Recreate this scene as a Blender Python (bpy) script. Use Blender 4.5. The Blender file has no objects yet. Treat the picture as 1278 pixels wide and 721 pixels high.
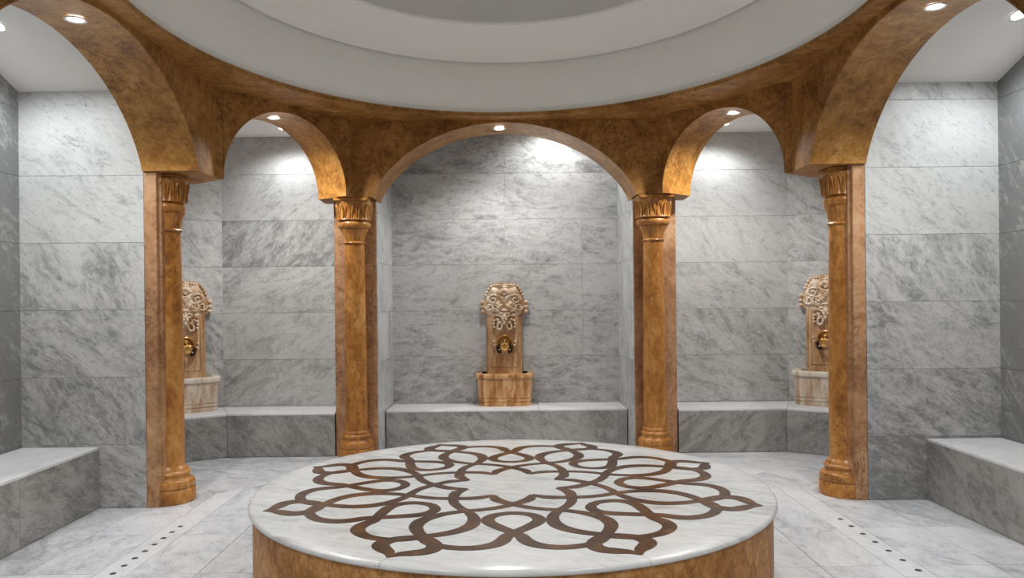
import bpy, bmesh, math, random
from mathutils import Vector, Matrix
random.seed(7)
PI = math.pi
S = bpy.context.scene
C = S.collection

# ------------------------------------------------------------------ camera
EYE = 1.58
cam_d = bpy.data.cameras.new('camera'); cam = bpy.data.objects.new('camera', cam_d); C.objects.link(cam)
cam_d.sensor_fit = 'HORIZONTAL'; cam_d.sensor_width = 36.0
cam_d.lens = 920.0 / 1278.0 * 36.0
cam_d.shift_x = 0.0064; cam_d.shift_y = 0.0090
cam_d.clip_start = 0.05; cam_d.clip_end = 60
cam.matrix_world = Matrix.Translation((0, 0, EYE)) @ Matrix.Rotation(PI / 2, 4, 'X') @ Matrix.Rotation(-0.0105, 4, 'Z')
S.camera = cam

# ------------------------------------------------------------------ world, exposure, lamp strengths
w = bpy.data.worlds.new('world'); S.world = w; w.use_nodes = True
w.node_tree.nodes['Background'].inputs[0].default_value = (1, 0.97, 0.93, 1)
w.node_tree.nodes['Background'].inputs[1].default_value = 0.0
S.view_settings.view_transform = 'Standard'
S.view_settings.look = 'None'
S.view_settings.gamma = 1.0
S.view_settings.use_curve_mapping = False
S.view_settings.exposure = 0.80
ARCH_LAMP = 66.0      # downlights set into the arches (W)
NICHE_LAMP = 18.0     # downlights in the alcove ceilings
ENTRANCE_FILL = 70.0     # unseen fill lamps added in the entrance ceiling to brighten floor and platform
WARM = (1.0, 0.985, 0.965)
COOL = (0.95, 0.985, 1.0)

# ------------------------------------------------------------------ node helpers
def new_mat(name):
    m = bpy.data.materials.new(name); m.use_nodes = True
    return m, m.node_tree, m.node_tree.nodes['Principled BSDF']

def N(t, kind, **kw):
    n = t.nodes.new(kind)
    for k, v in kw.items():
        if k in n.inputs.keys() if isinstance(k, str) and k[0].isupper() else False:
            n.inputs[k].default_value = v
        else:
            setattr(n, k, v)
    return n

def ramp(t, fac, stops):
    r = t.nodes.new('ShaderNodeValToRGB')
    el = r.color_ramp.elements
    while len(el) < len(stops): el.new(0.5)
    for e, (p, c) in zip(el, stops):
        e.position = p; e.color = (c[0], c[1], c[2], 1) if len(c) == 3 else c
    t.links.new(fac, r.inputs[0])
    return r.outputs[0]

def noise(t, vec, scale, detail=5, rough=0.6, dist=0.0):
    n = t.nodes.new('ShaderNodeTexNoise')
    n.inputs['Scale'].default_value = scale; n.inputs['Detail'].default_value = detail
    n.inputs['Roughness'].default_value = rough; n.inputs['Distortion'].default_value = dist
    t.links.new(vec, n.inputs['Vector'])
    return n.outputs['Fac']

def mapping(t, vec, loc=(0, 0, 0), rot=(0, 0, 0), scale=(1, 1, 1)):
    n = t.nodes.new('ShaderNodeMapping')
    n.inputs['Location'].default_value = loc; n.inputs['Rotation'].default_value = rot; n.inputs['Scale'].default_value = scale
    t.links.new(vec, n.inputs['Vector'])
    return n.outputs[0]

def mixc(t, fac, a, b, blend='MIX'):
    n = t.nodes.new('ShaderNodeMix'); n.data_type = 'RGBA'; n.blend_type = blend
    for sock, v in ((n.inputs[0], fac), (n.inputs[6], a), (n.inputs[7], b)):
        if hasattr(v, 'is_linked'): t.links.new(v, sock)
        elif isinstance(v, (int, float)): sock.default_value = v
        else: sock.default_value = (v[0], v[1], v[2], 1)
    return n.outputs[2]

def math_n(t, op, a, b=0.0):
    n = t.nodes.new('ShaderNodeMath'); n.operation = op
    for sock, v in ((n.inputs[0], a), (n.inputs[1], b)):
        if hasattr(v, 'is_linked'): t.links.new(v, sock)
        else: sock.default_value = v
    return n.outputs[0]

def bump(t, b, height, strength=0.15, dist=0.01):
    n = t.nodes.new('ShaderNodeBump')
    n.inputs['Strength'].default_value = strength; n.inputs['Distance'].default_value = dist
    t.links.new(height, n.inputs['Height']); t.links.new(n.outputs[0], b.inputs['Normal'])

def obj_attr(t, name):
    n = t.nodes.new('ShaderNodeAttribute'); n.attribute_type = 'OBJECT'; n.attribute_name = name
    return n.outputs['Fac']

def tile_marble(name, light, mid, dark, fleck, rough, stretch=0.5, scale=1.0, coat=0.0):
    """Veined marble on metre UVs; every tile shifts its own piece of the pattern; vein_angle and tone are object properties."""
    m, t, b = new_mat(name)
    uv = t.nodes.new('ShaderNodeUVMap').outputs[0]
    rnd = t.nodes.new('ShaderNodeObjectInfo').outputs['Random']
    off = t.nodes.new('ShaderNodeCombineXYZ')
    t.links.new(math_n(t, 'MULTIPLY', rnd, 61.0), off.inputs[0]); t.links.new(math_n(t, 'MULTIPLY', rnd, 37.0), off.inputs[1])
    rot = t.nodes.new('ShaderNodeVectorRotate'); rot.rotation_type = 'Z_AXIS'
    t.links.new(uv, rot.inputs['Vector']); t.links.new(obj_attr(t, 'vein_angle'), rot.inputs['Angle'])
    add = t.nodes.new('ShaderNodeVectorMath'); add.operation = 'ADD'
    t.links.new(rot.outputs[0], add.inputs[0]); t.links.new(off.outputs[0], add.inputs[1])
    v = mapping(t, add.outputs[0], scale=(stretch * scale, scale, 1))
    n1 = noise(t, v, 4.2, 10, 0.68, 1.6)
    n2 = noise(t, mapping(t, v, scale=(1.25, 1, 1)), 17.0, 9, 0.74, 1.2)
    n3 = noise(t, v, 1.7, 3, 0.5, 0.6)
    f = math_n(t, 'ADD', math_n(t, 'MULTIPLY', n1, 0.42), math_n(t, 'MULTIPLY', n2, 0.40))
    f = math_n(t, 'ADD', f, math_n(t, 'MULTIPLY', n3, 0.18))
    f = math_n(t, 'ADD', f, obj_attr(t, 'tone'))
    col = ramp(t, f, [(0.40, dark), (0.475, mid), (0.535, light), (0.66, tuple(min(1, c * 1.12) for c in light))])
    n4 = noise(t, mapping(t, v, loc=(3, 8, 0), scale=(1.3, 2.2, 1)), 15.0, 8, 0.75, 1.5)
    flk = ramp(t, n4, [(0.56, (0, 0, 0)), (0.66, (1, 1, 1))])
    col = mixc(t, math_n(t, 'MULTIPLY', flk, 0.7), col, fleck)
    t.links.new(col, b.inputs['Base Color'])
    rg = t.nodes.new('ShaderNodeMapRange'); rg.inputs[3].default_value = rough - 0.06; rg.inputs[4].default_value = rough + 0.1
    t.links.new(n2, rg.inputs[0]); t.links.new(rg.outputs[0], b.inputs['Roughness'])
    b.inputs['Specular IOR Level'].default_value = 0.4
    return m

def brown_stone(name, a, c, d, vein, rough, zs=1.0, sc=1.0, light=(0.55, 0.36, 0.2), spec=0.4):
    """Mottled brown limestone; OBJECT coordinates are the room's own metres."""
    m, t, b = new_mat(name)
    p = mapping(t, t.nodes.new('ShaderNodeTexCoord').outputs['Object'], rot=(0.35, 0.2, 0.3), scale=(sc, sc, sc * zs))
    n1 = noise(t, p, 5.0, 9, 0.68, 1.0)
    n2 = noise(t, p, 26.0, 6, 0.65, 0.4)
    f = math_n(t, 'ADD', math_n(t, 'MULTIPLY', n1, 0.62), math_n(t, 'MULTIPLY', n2, 0.38))
    n0 = noise(t, p, 1.6, 4, 0.6, 0.8)
    f = math_n(t, 'ADD', math_n(t, 'MULTIPLY', f, 0.72), math_n(t, 'MULTIPLY', n0, 0.28))
    col = ramp(t, f, [(0.40, a), (0.5, c), (0.60, d)])
    n3 = noise(t, mapping(t, p, loc=(5, 2, 9)), 3.6, 8, 0.6, 2.2)
    ab = math_n(t, 'ABSOLUTE', math_n(t, 'SUBTRACT', n3, 0.5))
    vm = ramp(t, ab, [(0.0, (1, 1, 1)), (0.02, (0, 0, 0))])
    n5 = noise(t, mapping(t, p, loc=(1, 7, 4)), 2.1, 3, 0.5)
    vm2 = math_n(t, 'MULTIPLY', vm, ramp(t, n5, [(0.42, (0, 0, 0)), (0.6, (1, 1, 1))]))
    col = mixc(t, math_n(t, 'MULTIPLY', vm2, 0.8), col, vein)
    n4 = noise(t, p, 60.0, 3, 0.6, 0.3)
    sp = ramp(t, n4, [(0.63, (0, 0, 0)), (0.74, (1, 1, 1))])
    col = mixc(t, math_n(t, 'MULTIPLY', sp, 0.35), col, light)
    t.links.new(col, b.inputs['Base Color'])
    b.inputs['Roughness'].default_value = rough
    b.inputs['Specular IOR Level'].default_value = spec
    bump(t, b, n2, 0.06, 0.004)
    return m

def plain(name, col, rough=0.5, metal=0.0, mott=0.06, scale=14.0):
    m, t, b = new_mat(name)
    p = t.nodes.new('ShaderNodeTexCoord').outputs['Object']
    n = noise(t, p, scale, 5, 0.6)
    c = ramp(t, n, [(0.3, tuple(x * (1 - mott) for x in col)), (0.7, tuple(min(1, x * (1 + mott)) for x in col))])
    t.links.new(c, b.inputs['Base Color'])
    b.inputs['Roughness'].default_value = rough; b.inputs['Metallic'].default_value = metal
    return m

MAT = {}
MAT['wall'] = tile_marble('grey_veined_wall_marble', (0.52, 0.525, 0.52), (0.40, 0.405, 0.402), (0.23, 0.235, 0.237), (0.13, 0.135, 0.145), 0.32, 0.42, 1.35)
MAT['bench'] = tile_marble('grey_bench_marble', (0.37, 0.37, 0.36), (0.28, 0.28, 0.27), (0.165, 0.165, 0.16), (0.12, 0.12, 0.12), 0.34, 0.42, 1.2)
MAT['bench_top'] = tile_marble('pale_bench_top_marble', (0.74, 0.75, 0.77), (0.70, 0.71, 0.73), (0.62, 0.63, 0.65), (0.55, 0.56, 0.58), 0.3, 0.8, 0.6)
MAT['floor'] = tile_marble('white_floor_marble', (0.60, 0.615, 0.64), (0.51, 0.53, 0.56), (0.35, 0.365, 0.39), (0.32, 0.32, 0.33), 0.32)
MAT['slab'] = tile_marble('white_platform_marble', (0.59, 0.605, 0.605), (0.54, 0.555, 0.555), (0.41, 0.42, 0.425), (0.36, 0.36, 0.355), 0.20, 0.3, 0.6)
MAT['grout'] = plain('grey_grout', (0.62, 0.61, 0.58), 0.9)
MAT['grout_floor'] = plain('beige_floor_grout', (0.40, 0.375, 0.33), 0.9)
MAT['arch'] = brown_stone('brown_arch_stone', (0.17, 0.068, 0.014), (0.34, 0.155, 0.038), (0.50, 0.265, 0.085), (0.06, 0.025, 0.009), 0.55, 1.0, 1.0, (0.5, 0.3, 0.14), 0.25)
MAT['pilaster'] = brown_stone('rosy_brown_pilaster_stone', (0.27, 0.13, 0.06), (0.44, 0.24, 0.12), (0.58, 0.36, 0.205), (0.09, 0.035, 0.015), 0.42)
MAT['column'] = brown_stone('honey_column_stone', (0.22, 0.082, 0.014), (0.415, 0.172, 0.036), (0.58, 0.30, 0.09), (0.10, 0.042, 0.014), 0.32, 0.6)
MAT['drum'] = brown_stone('brown_platform_side_stone', (0.20, 0.078, 0.018), (0.37, 0.17, 0.048), (0.54, 0.30, 0.12), (0.09, 0.035, 0.012), 0.5, 0.8, 1.5, (0.62, 0.42, 0.24), 0.2)
MAT['inlay'] = brown_stone('dark_brown_inlay_stone', (0.038, 0.020, 0.013), (0.070, 0.034, 0.018), (0.16, 0.07, 0.022), (0.03, 0.012, 0.008), 0.3, 1.0, 1.3, (0.16, 0.085, 0.045), 0.22)
MAT['plaster'] = plain('white_ceiling_plaster', (0.845, 0.84, 0.79), 0.85, 0, 0.015, 3)
MAT['plaster_white'] = plain('bright_alcove_plaster', (0.88, 0.875, 0.86), 0.85, 0, 0.01, 3)
MAT['hole'] = plain('dark_drain_hole', (0.03, 0.026, 0.02), 0.6)
MAT['steel'] = plain('brushed_steel_trim', (0.72, 0.70, 0.66), 0.3, 1.0)
MAT['brass'] = plain('polished_brass', (0.80, 0.46, 0.16), 0.22, 1.0, 0.1, 20)
MAT['brass_dark'] = plain('aged_brass', (0.30, 0.14, 0.04), 0.35, 0.9, 0.3, 30)
MAT['bronze'] = plain('dark_bronze', (0.035, 0.02, 0.012), 0.3, 0.6, 0.2, 20)

def fountain_stone(name, cols, light):
    m, t, b = new_mat(name)
    tc = t.nodes.new('ShaderNodeTexCoord').outputs['Object']
    p = mapping(t, tc, rot=(0, 0.12, 0), scale=(1, 1, 0.16))
    n1 = noise(t, p, 13.0, 6, 0.55, 0.8)
    n2 = noise(t, tc, 40.0, 5, 0.6, 0.2)
    f = math_n(t, 'ADD', math_n(t, 'MULTIPLY', n1, 0.82), math_n(t, 'MULTIPLY', n2, 0.18))
    col = ramp(t, f, [(0.36, cols[0]), (0.48, cols[1]), (0.58, cols[2])])
    t.links.new(col, b.inputs['Base Color'])
    b.inputs['Roughness'].default_value = 0.38
    bump(t, b, n2, 0.1, 0.004)
    return m
MAT['basin'] = fountain_stone('striped_brown_onyx', [(0.24, 0.09, 0.022), (0.46, 0.22, 0.075), (0.66, 0.42, 0.20)], 0)
MAT['basin_pale'] = fountain_stone('striped_pale_onyx', [(0.42, 0.24, 0.13), (0.60, 0.46, 0.33), (0.74, 0.65, 0.54)], 0)
MAT['rim_pale'] = fountain_stone('cream_rim_stone', [(0.58, 0.44, 0.31), (0.74, 0.65, 0.54), (0.82, 0.76, 0.67)], 0)
MAT['plate'] = fountain_stone('banded_fountain_stone', [(0.28, 0.13, 0.05), (0.47, 0.27, 0.13), (0.62, 0.42, 0.25)], 0)
MAT['carving'] = fountain_stone('carved_cream_stone', [(0.46, 0.28, 0.15), (0.66, 0.48, 0.32), (0.78, 0.66, 0.52)], 0)

def glow(name, col, k):
    m = bpy.data.materials.new(name); m.use_nodes = True; t = m.node_tree
    t.nodes.remove(t.nodes['Principled BSDF'])
    e = t.nodes.new('ShaderNodeEmission'); e.inputs[0].default_value = (*col, 1); e.inputs[1].default_value = k
    t.links.new(e.outputs[0], t.nodes['Material Output'].inputs[0])
    return m
MAT['lens'] = glow('lit_lamp_lens', (1.0, 0.96, 0.9), 14.0)

# ------------------------------------------------------------------ object helpers
def obj(name, bm, mat, parent=None, smooth=False):
    me = bpy.data.meshes.new(name)
    bm.normal_update(); bm.to_mesh(me); bm.free()
    me.materials.append(MAT[mat])
    if smooth:
        for p in me.polygons: p.use_smooth = True
        try: me.set_sharp_from_angle(angle=math.radians(42))
        except Exception: pass
    o = bpy.data.objects.new(name, me); C.objects.link(o)
    if parent is not None:
        o.parent = parent
        if parent.parent is None: o.location = [-c for c in parent.location] if parent.get('world_children') else (0, 0, 0)
    return o

def thing(name, label, cat, loc=(0, 0, 0), rz=0.0, group=None, world=False):
    o = bpy.data.objects.new(name, None); C.objects.link(o)
    o.empty_display_size = 0.1
    o.location = loc; o.rotation_euler = (0, 0, rz)
    o['label'] = label; o['category'] = cat
    if group: o['group'] = group
    if world: o['world_children'] = 1
    return o

def struct(name, bm, mat):
    o = obj(name, bm, mat); o['kind'] = 'structure'; return o

def add_prism(bm, pts, z0, z1):
    lo = [bm.verts.new((x, y, z0)) for x, y in pts]; hi = [bm.verts.new((x, y, z1)) for x, y in pts]
    n = len(pts)
    bm.faces.new(list(reversed(lo))); bm.faces.new(hi)
    for i in range(n):
        j = (i + 1) % n
        bm.faces.new((lo[i], lo[j], hi[j], hi[i]))
    return bm

def prism(pts, z0, z1, bevel=0.0):
    a = sum(pts[i][0] * pts[(i + 1) % len(pts)][1] - pts[(i + 1) % len(pts)][0] * pts[i][1] for i in range(len(pts)))
    if a < 0: pts = list(reversed(pts))
    bm = bmesh.new(); add_prism(bm, pts, z0, z1)
    if bevel: bmesh.ops.bevel(bm, geom=bm.edges[:], offset=bevel, segments=2, affect='EDGES')
    return bm

def box(x0, x1, y0, y1, z0, z1, bevel=0.0):
    return prism([(x0, y0), (x1, y0), (x1, y1), (x0, y1)], z0, z1, bevel)

def lathe(prof, seg=32, mod=None, cx=0, cy=0, cz=0, bm=None, cap=True):
    """Turned solid from (radius, z) pairs; MOD(angle, k) scales the radius."""
    bm = bm or bmesh.new()
    rings = []
    for k, (r, z) in enumerate(prof):
        ring = []
        for i in range(seg):
            a = 2 * PI * i / seg
            rr = r * (mod(a, k) if mod else 1)
            ring.append(bm.verts.new((cx + rr * math.cos(a), cy + rr * math.sin(a), cz + z)))
        rings.append(ring)
    for p, q in zip(rings, rings[1:]):
        for i in range(seg):
            j = (i + 1) % seg
            bm.faces.new((p[i], p[j], q[j], q[i]))
    if cap:
        bm.faces.new(list(reversed(rings[0]))); bm.faces.new(rings[-1])
    return bm

def tube(bm, pts, rad, seg=7):
    """Round bar along points, radius a number or one per point."""
    pts = [Vector(p) for p in pts]
    if not isinstance(rad, (list, tuple)): rad = [rad] * len(pts)
    rings = []
    for i, p in enumerate(pts):
        d = (pts[min(i + 1, len(pts) - 1)] - pts[max(i - 1, 0)]).normalized()
        u = d.cross(Vector((0, 1, 0)))
        if u.length < 1e-4: u = d.cross(Vector((1, 0, 0)))
        u.normalize(); v = d.cross(u)
        rings.append([bm.verts.new(p + (u * math.cos(2 * PI * k / seg) + v * math.sin(2 * PI * k / seg)) * rad[i]) for k in range(seg)])
    for p, q in zip(rings, rings[1:]):
        for k in range(seg):
            l = (k + 1) % seg
            bm.faces.new((p[k], p[l], q[l], q[k]))
    bm.faces.new(list(reversed(rings[0]))); bm.faces.new(rings[-1])
    return bm

def blob(bm, c, r, sub=2):
    """Ellipsoid knob."""
    m = Matrix.Translation(c) @ Matrix.Diagonal((r[0], r[1], r[2], 1)) if not isinstance(r, (int, float)) else Matrix.Translation(c) @ Matrix.Diagonal((r, r, r, 1))
    bmesh.ops.create_icosphere(bm, subdivisions=sub, radius=1.0, matrix=m)
    return bm

# ------------------------------------------------------------------ tiled surfaces
def clip(poly, a, b, c):
    """Keep the part of POLY where a*x + b*y <= c."""
    out = []
    for i in range(len(poly)):
        p, q = poly[i], poly[(i + 1) % len(poly)]
        dp, dq = a * p[0] + b * p[1] - c, a * q[0] + b * q[1] - c
        if dp <= 1e-9: out.append(p)
        if (dp < -1e-9 and dq > 1e-9) or (dp > 1e-9 and dq < -1e-9):
            k = dp / (dp - dq); out.append((p[0] + (q[0] - p[0]) * k, p[1] + (q[1] - p[1]) * k))
    return out

def clip_to(poly, region):
    n = len(region)
    area = sum(region[i][0] * region[(i + 1) % n][1] - region[(i + 1) % n][0] * region[i][1] for i in range(n))
    if area < 0: region = list(reversed(region))
    for i in range(n):
        (x0, y0), (x1, y1) = region[i], region[(i + 1) % n]
        nx, ny = (y1 - y0), -(x1 - x0)
        poly = clip(poly, nx, ny, nx * x0 + ny * y0)
        if len(poly) < 3: return []
    return poly

def inset(poly, d):
    n = len(poly); lines = []
    for i in range(n):
        (x0, y0), (x1, y1) = poly[i], poly[(i + 1) % n]
        l = math.hypot(x1 - x0, y1 - y0) or 1e-9
        nx, ny = (y1 - y0) / l, -(x1 - x0) / l
        lines.append((nx, ny, nx * x0 + ny * y0 - d))
    out = list(poly)
    for l in lines: out = clip(out, *l)
    return out

def clean(poly):
    out = []
    for p in poly:
        if not out or math.hypot(p[0] - out[-1][0], p[1] - out[-1][1]) > 0.004: out.append(p)
    if len(out) > 1 and math.hypot(out[0][0] - out[-1][0], out[0][1] - out[-1][1]) < 0.004: out.pop()
    return out

def tile(name, poly, frame, mat, parent, gap=0.0022, thick=0.007, bev=0.0012, angle=0.0, tone=0.0):
    """One slab from a convex polygon in the (u, v) metres of FRAME(u, v, height)."""
    poly = clean(poly)
    if len(poly) < 3: return None
    a = sum(poly[i][0] * poly[(i + 1) % len(poly)][1] - poly[(i + 1) % len(poly)][0] * poly[i][1] for i in range(len(poly)))
    if a < 0: poly = poly[::-1]
    if abs(a) < 0.004: return None
    p0 = inset(poly, gap / 2); p1 = inset(poly, gap / 2 + bev)
    if len(p0) != len(p1) or len(p0) < 3: p1 = p0
    bm = bmesh.new(); uvl = bm.loops.layers.uv.new('UVMap')
    n = len(p0); uvs = {}
    def ring(pp, h):
        r = []
        for u, v in pp:
            x = bm.verts.new(frame(u, v, h)); uvs[x] = (u, v); r.append(x)
        return r
    b0 = ring(p0, 0.0); b1 = ring(p0, thick - bev); b2 = ring(p1, thick)
    bm.faces.new(b2)
    for A, B in ((b0, b1), (b1, b2)):
        for i in range(n):
            j = (i + 1) % n
            bm.faces.new((A[i], A[j], B[j], B[i]))
    for f in bm.faces:
        for l in f.loops: l[uvl].uv = uvs[l.vert]
    o = obj(name, bm, mat, parent)
    o['vein_angle'] = float(angle); o['tone'] = float(tone)
    return o

def wall(name, p0, p1, z0, z1, courses, joints=(), mat='wall', angle=0.6, spread=0.15, thick=0.09, piece='tile', hole=None, tone=0.0, tones=None):
    """Backing slab plus courses of marble. The room lies to the right of p0 -> p1."""
    p0, p1 = Vector((*p0, 0)), Vector((*p1, 0))
    d = (p1 - p0); L = d.length; d.normalize()
    n = Vector((d.y, -d.x, 0))
    q = [p0 - n * 0.0075, p1 - n * 0.0075, p1 - n * thick, p0 - n * thick]
    w_ = struct(name, prism([(v.x, v.y) for v in q], z0, z1), 'grout')
    fr = lambda u, v, h: p0 + d * u + Vector((0, 0, v)) - n * 0.0075 + n * (h + 0.0005)
    zs = [z0] + [z for z in courses if z0 + 0.03 < z < z1 - 0.03] + [z1]
    for i, (a, b) in enumerate(zip(zs, zs[1:])):
        js = joints(i) if callable(joints) else joints
        us = [-0.003] + [u for u in js if 0.04 < u < L - 0.04] + [L + 0.003]
        for k, (u, v) in enumerate(zip(us, us[1:])):
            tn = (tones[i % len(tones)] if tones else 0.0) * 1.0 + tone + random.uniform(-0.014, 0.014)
            tile(piece, [(u, a), (v, a), (v, b), (u, b)], fr, mat, w_, angle=angle + random.uniform(-spread, spread), tone=tn)
    return w_

# ------------------------------------------------------------------ plan of the room (metres; camera at the origin, looking along +Y)
SPRING = 2.5825          # underside of the arch feet
SOFFIT = EYE + 1.74
HALF = 1.29              # half opening of the middle arch
FACE_Y = 7.20            # face of the middle arch
SIDE_X = 2.34            # faces of the side arches
SIDE_B = 2.772           # their alcove side
SIDE_C, SIDE_H = 4.40, 1.24
A_PT = (2.305, 6.056); B_PT = (1.525, 7.101)   # room corners of the feet of a diagonal arch (right one; the other is mirrored)
DN = (0.802, 0.598)      # outward direction of a diagonal arch
AL_Y = 5.667             # far wall of the side alcoves
COURSE = [0.487 + 0.517 * i for i in range(6)]
COURSE_D = [0.45 + 0.498 * i for i in range(6)]
COURSE_C = [0.42 + 0.513 * i for i in range(6)]
WL, WR = 3.73, 3.80      # outer walls of the side alcoves

# ------------------------------------------------------------------ floor
floor = struct('floor', box(-4.3, 4.3, -1.0, 8.6, -0.12, -0.005), 'grout_floor')
ffr = lambda u, v, h: Vector((u, v, h - 0.007))
def floor_tiles(region, xs, ys, angle=1.2, rot=None):
    for i in range(len(xs) - 1):
        for j in range(len(ys) - 1):
            q = [(xs[i], ys[j]), (xs[i + 1], ys[j]), (xs[i + 1], ys[j + 1]), (xs[i], ys[j + 1])]
            if rot:
                cx, cy, a = rot
                q = [(cx + x * math.cos(a) - y * math.sin(a), cy + x * math.sin(a) + y * math.cos(a)) for x, y in q]
            q = clip_to(q, region)
            if len(q) >= 3:
                tile('floor_tile', q, ffr, 'floor', floor, gap=0.004, bev=0.001, angle=angle + random.uniform(-0.5, 0.5), tone=random.uniform(-0.035, 0.03))
ys = [-0.9 + 0.0 + 0.715 * i for i in range(14)]
ys = [4.29 + 0.715 * i for i in range(-8, 7)]
xs = [-2.21 + 0.4027 * i for i in range(12)]
octagon = [(-2.21, -0.95), (2.22, -0.95), (2.22, 6.19), (1.449, 7.215), (-1.449, 7.215), (-2.21, 6.19)]
floor_tiles(octagon, xs, ys)
floor_tiles([(-1.29, 7.215), (1.29, 7.215), (1.29, 8.31), (-1.29, 8.31)], xs, [7.215, 7.87, 8.5])
for s, xw in ((-1, WL), (1, WR)):
    floor_tiles([(s * 2.40, 2.9), (s * (xw - 0.0), 2.9), (s * xw, AL_Y), (s * 2.40, AL_Y)], sorted([s * 2.40, s * 2.82, s * 3.24, s * 3.66, s * 4.08]), ys)
    floor_tiles([(s * 2.40, -0.95), (s * 2.40, 2.9), (s * 2.6, 2.9), (s * 2.6, -0.95)], sorted([s * 2.40, s * 2.82]), ys)
    # corner between the side and the diagonal arch
    floor_tiles([(s * 2.40, AL_Y), (s * 2.70, AL_Y), (s * 2.66, 6.25), (s * 2.40, 6.06)], sorted([s * 2.40, s * 2.82]), [AL_Y, 6.4])
    reg = [(s * 2.21, 6.19), (s * 1.449, 7.215), (s * 1.449, 7.5), (s * 1.734, 7.95), (s * 3.05, 7.95), (s * 3.75, 7.52), (s * 3.75, 7.05), (s * 2.66, 6.25), (s * 2.40, 6.06)]
    a = math.atan2(0.802 * 1, -0.598 * s) if s > 0 else math.atan2(0.802, 0.598)
    floor_tiles(reg, [-1.6 + 0.715 * i for i in range(7)], [-2.4 + 0.41 * i for i in range(13)], rot=(s * 1.94, 6.54, a), angle=0.6)
    # drain strip with its holes
    x0, x1 = (-2.40, -2.21) if s < 0 else (2.22, 2.40)
    yj = [-0.95, 0.35, 1.65, 2.95, 4.12, 5.36, 6.02]
    ny, yh = (8, [4.296 + 0.127 * i for i in range(8)]) if s < 0 else (7, [4.217 + 0.163 * i for i in range(7)])
    for ya, yb in zip(yj, yj[1:]):
        ye0, ye1 = (yb, yb) if yb < 6 else ((6.06, 6.19) if s < 0 else (6.19, 6.06))
        st = tile('drain_strip', [(x0, ya), (x1, ya), (x1, ye1), (x0, ye0)], ffr, 'floor', floor, gap=0.004, bev=0.001, angle=1.4, tone=0.06)
        if ya == 4.12:
            for yy in yh:
                xc = -2.304 if s < 0 else 2.345
                bm = lathe([(0.019, 0.0), (0.018, 0.0008), (0.015, 0.0009), (0.014, 0.0003)], 14, cx=xc, cy=yy)
                obj('drain_hole', bm, 'hole', st)

# ------------------------------------------------------------------ walls
def mirror(s, pts): return [(s * x, y) for x, y in pts]
def wall_s(name, s, a, b, *args, **kw):
    """A wall given for the right half of the room (room on the right of a -> b there), mirrored for the left."""
    if s > 0: return wall(name, a, b, *args, **kw)
    return wall(name, (-b[0], b[1]), (-a[0], a[1]), *args, **kw)

# middle niche
NX, NY = 1.272, 8.31
wall('wall_back', (-NX, NY), (NX, NY), 0.0, 3.60, COURSE_C + [3.5], joints=lambda i: [NX] if i >= 5 else [NX, 2.14] if i == 4 else [2.14] if i in (2, 3) else [],
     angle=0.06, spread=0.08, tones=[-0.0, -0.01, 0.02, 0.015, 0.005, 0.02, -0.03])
wall('wall_niche_left', (-NX - 0.03, 7.50), (-NX, NY + 0.0), 0.0, 3.60, COURSE_C, angle=1.45)
wall('wall_niche_right', (NX, NY + 0.0), (NX + 0.03, 7.50), 0.0, 3.60, COURSE_C, angle=1.45)
# diagonal alcoves: back wall, fountain wall, hidden closing walls
CR = (3.05, 7.95); FE = (3.76, 7.507)
for s, nm in ((-1, 'left'), (1, 'right')):
    wall_s('wall_alcove_back_' + nm, s, (1.737, 7.95), CR, 0.0, 3.343, COURSE_D, angle=0.7 if s > 0 else -0.6, spread=0.3,
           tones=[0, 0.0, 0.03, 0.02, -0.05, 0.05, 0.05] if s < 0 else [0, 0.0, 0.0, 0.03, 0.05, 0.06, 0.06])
    wall_s('wall_fountain_' + nm, s, CR, FE, 0.0, 3.343, COURSE_D, angle=0.7, spread=0.2)
    wall_s('wall_alcove_side_' + nm, s, FE, (3.76, 7.03), 0.0, 3.343, COURSE_D)
    wall_s('wall_alcove_front_' + nm, s, (3.76, 7.03), (2.80, 6.31), 0.0, 3.343, COURSE_D)
    wall_s('wall_alcove_return_' + nm, s, (1.737, 7.72), (1.737, 7.95), 0.0, 3.343, COURSE_D)
    # side alcoves
    xw = WL if s < 0 else WR
    wall_s('wall_side_far_' + nm, s, (SIDE_B + 0.004, AL_Y), (xw, AL_Y), 0.0, 3.205, COURSE[:5] if s < 0 else COURSE, angle=0.75, spread=0.25,
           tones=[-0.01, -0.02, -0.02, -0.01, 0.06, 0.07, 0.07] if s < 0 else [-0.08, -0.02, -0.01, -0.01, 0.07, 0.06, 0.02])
    wall_s('wall_' + nm, s, (xw, AL_Y), (xw, 3.13), 0.0, 3.72, COURSE, joints=[1.25], angle=0.9, tones=[-0.12])  # darker tiles, their tone also standing in for weaker light on this wall
    wall_s('wall_side_near_' + nm, s, (xw, 3.13), (SIDE_B + 0.004, 3.13), 0.0, 3.205, COURSE, angle=0.6)
    wall_s('wall_entrance_' + nm, s, (SIDE_X, 2.80), (SIDE_X, -0.9), 0.0, SOFFIT, COURSE, joints=[1.2, 2.4], angle=0.6)
wall('wall_front', (SIDE_X, -0.9), (-SIDE_X, -0.9), 0.0, SOFFIT, COURSE, joints=[1.17, 2.34, 3.51], angle=0.6)

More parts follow.
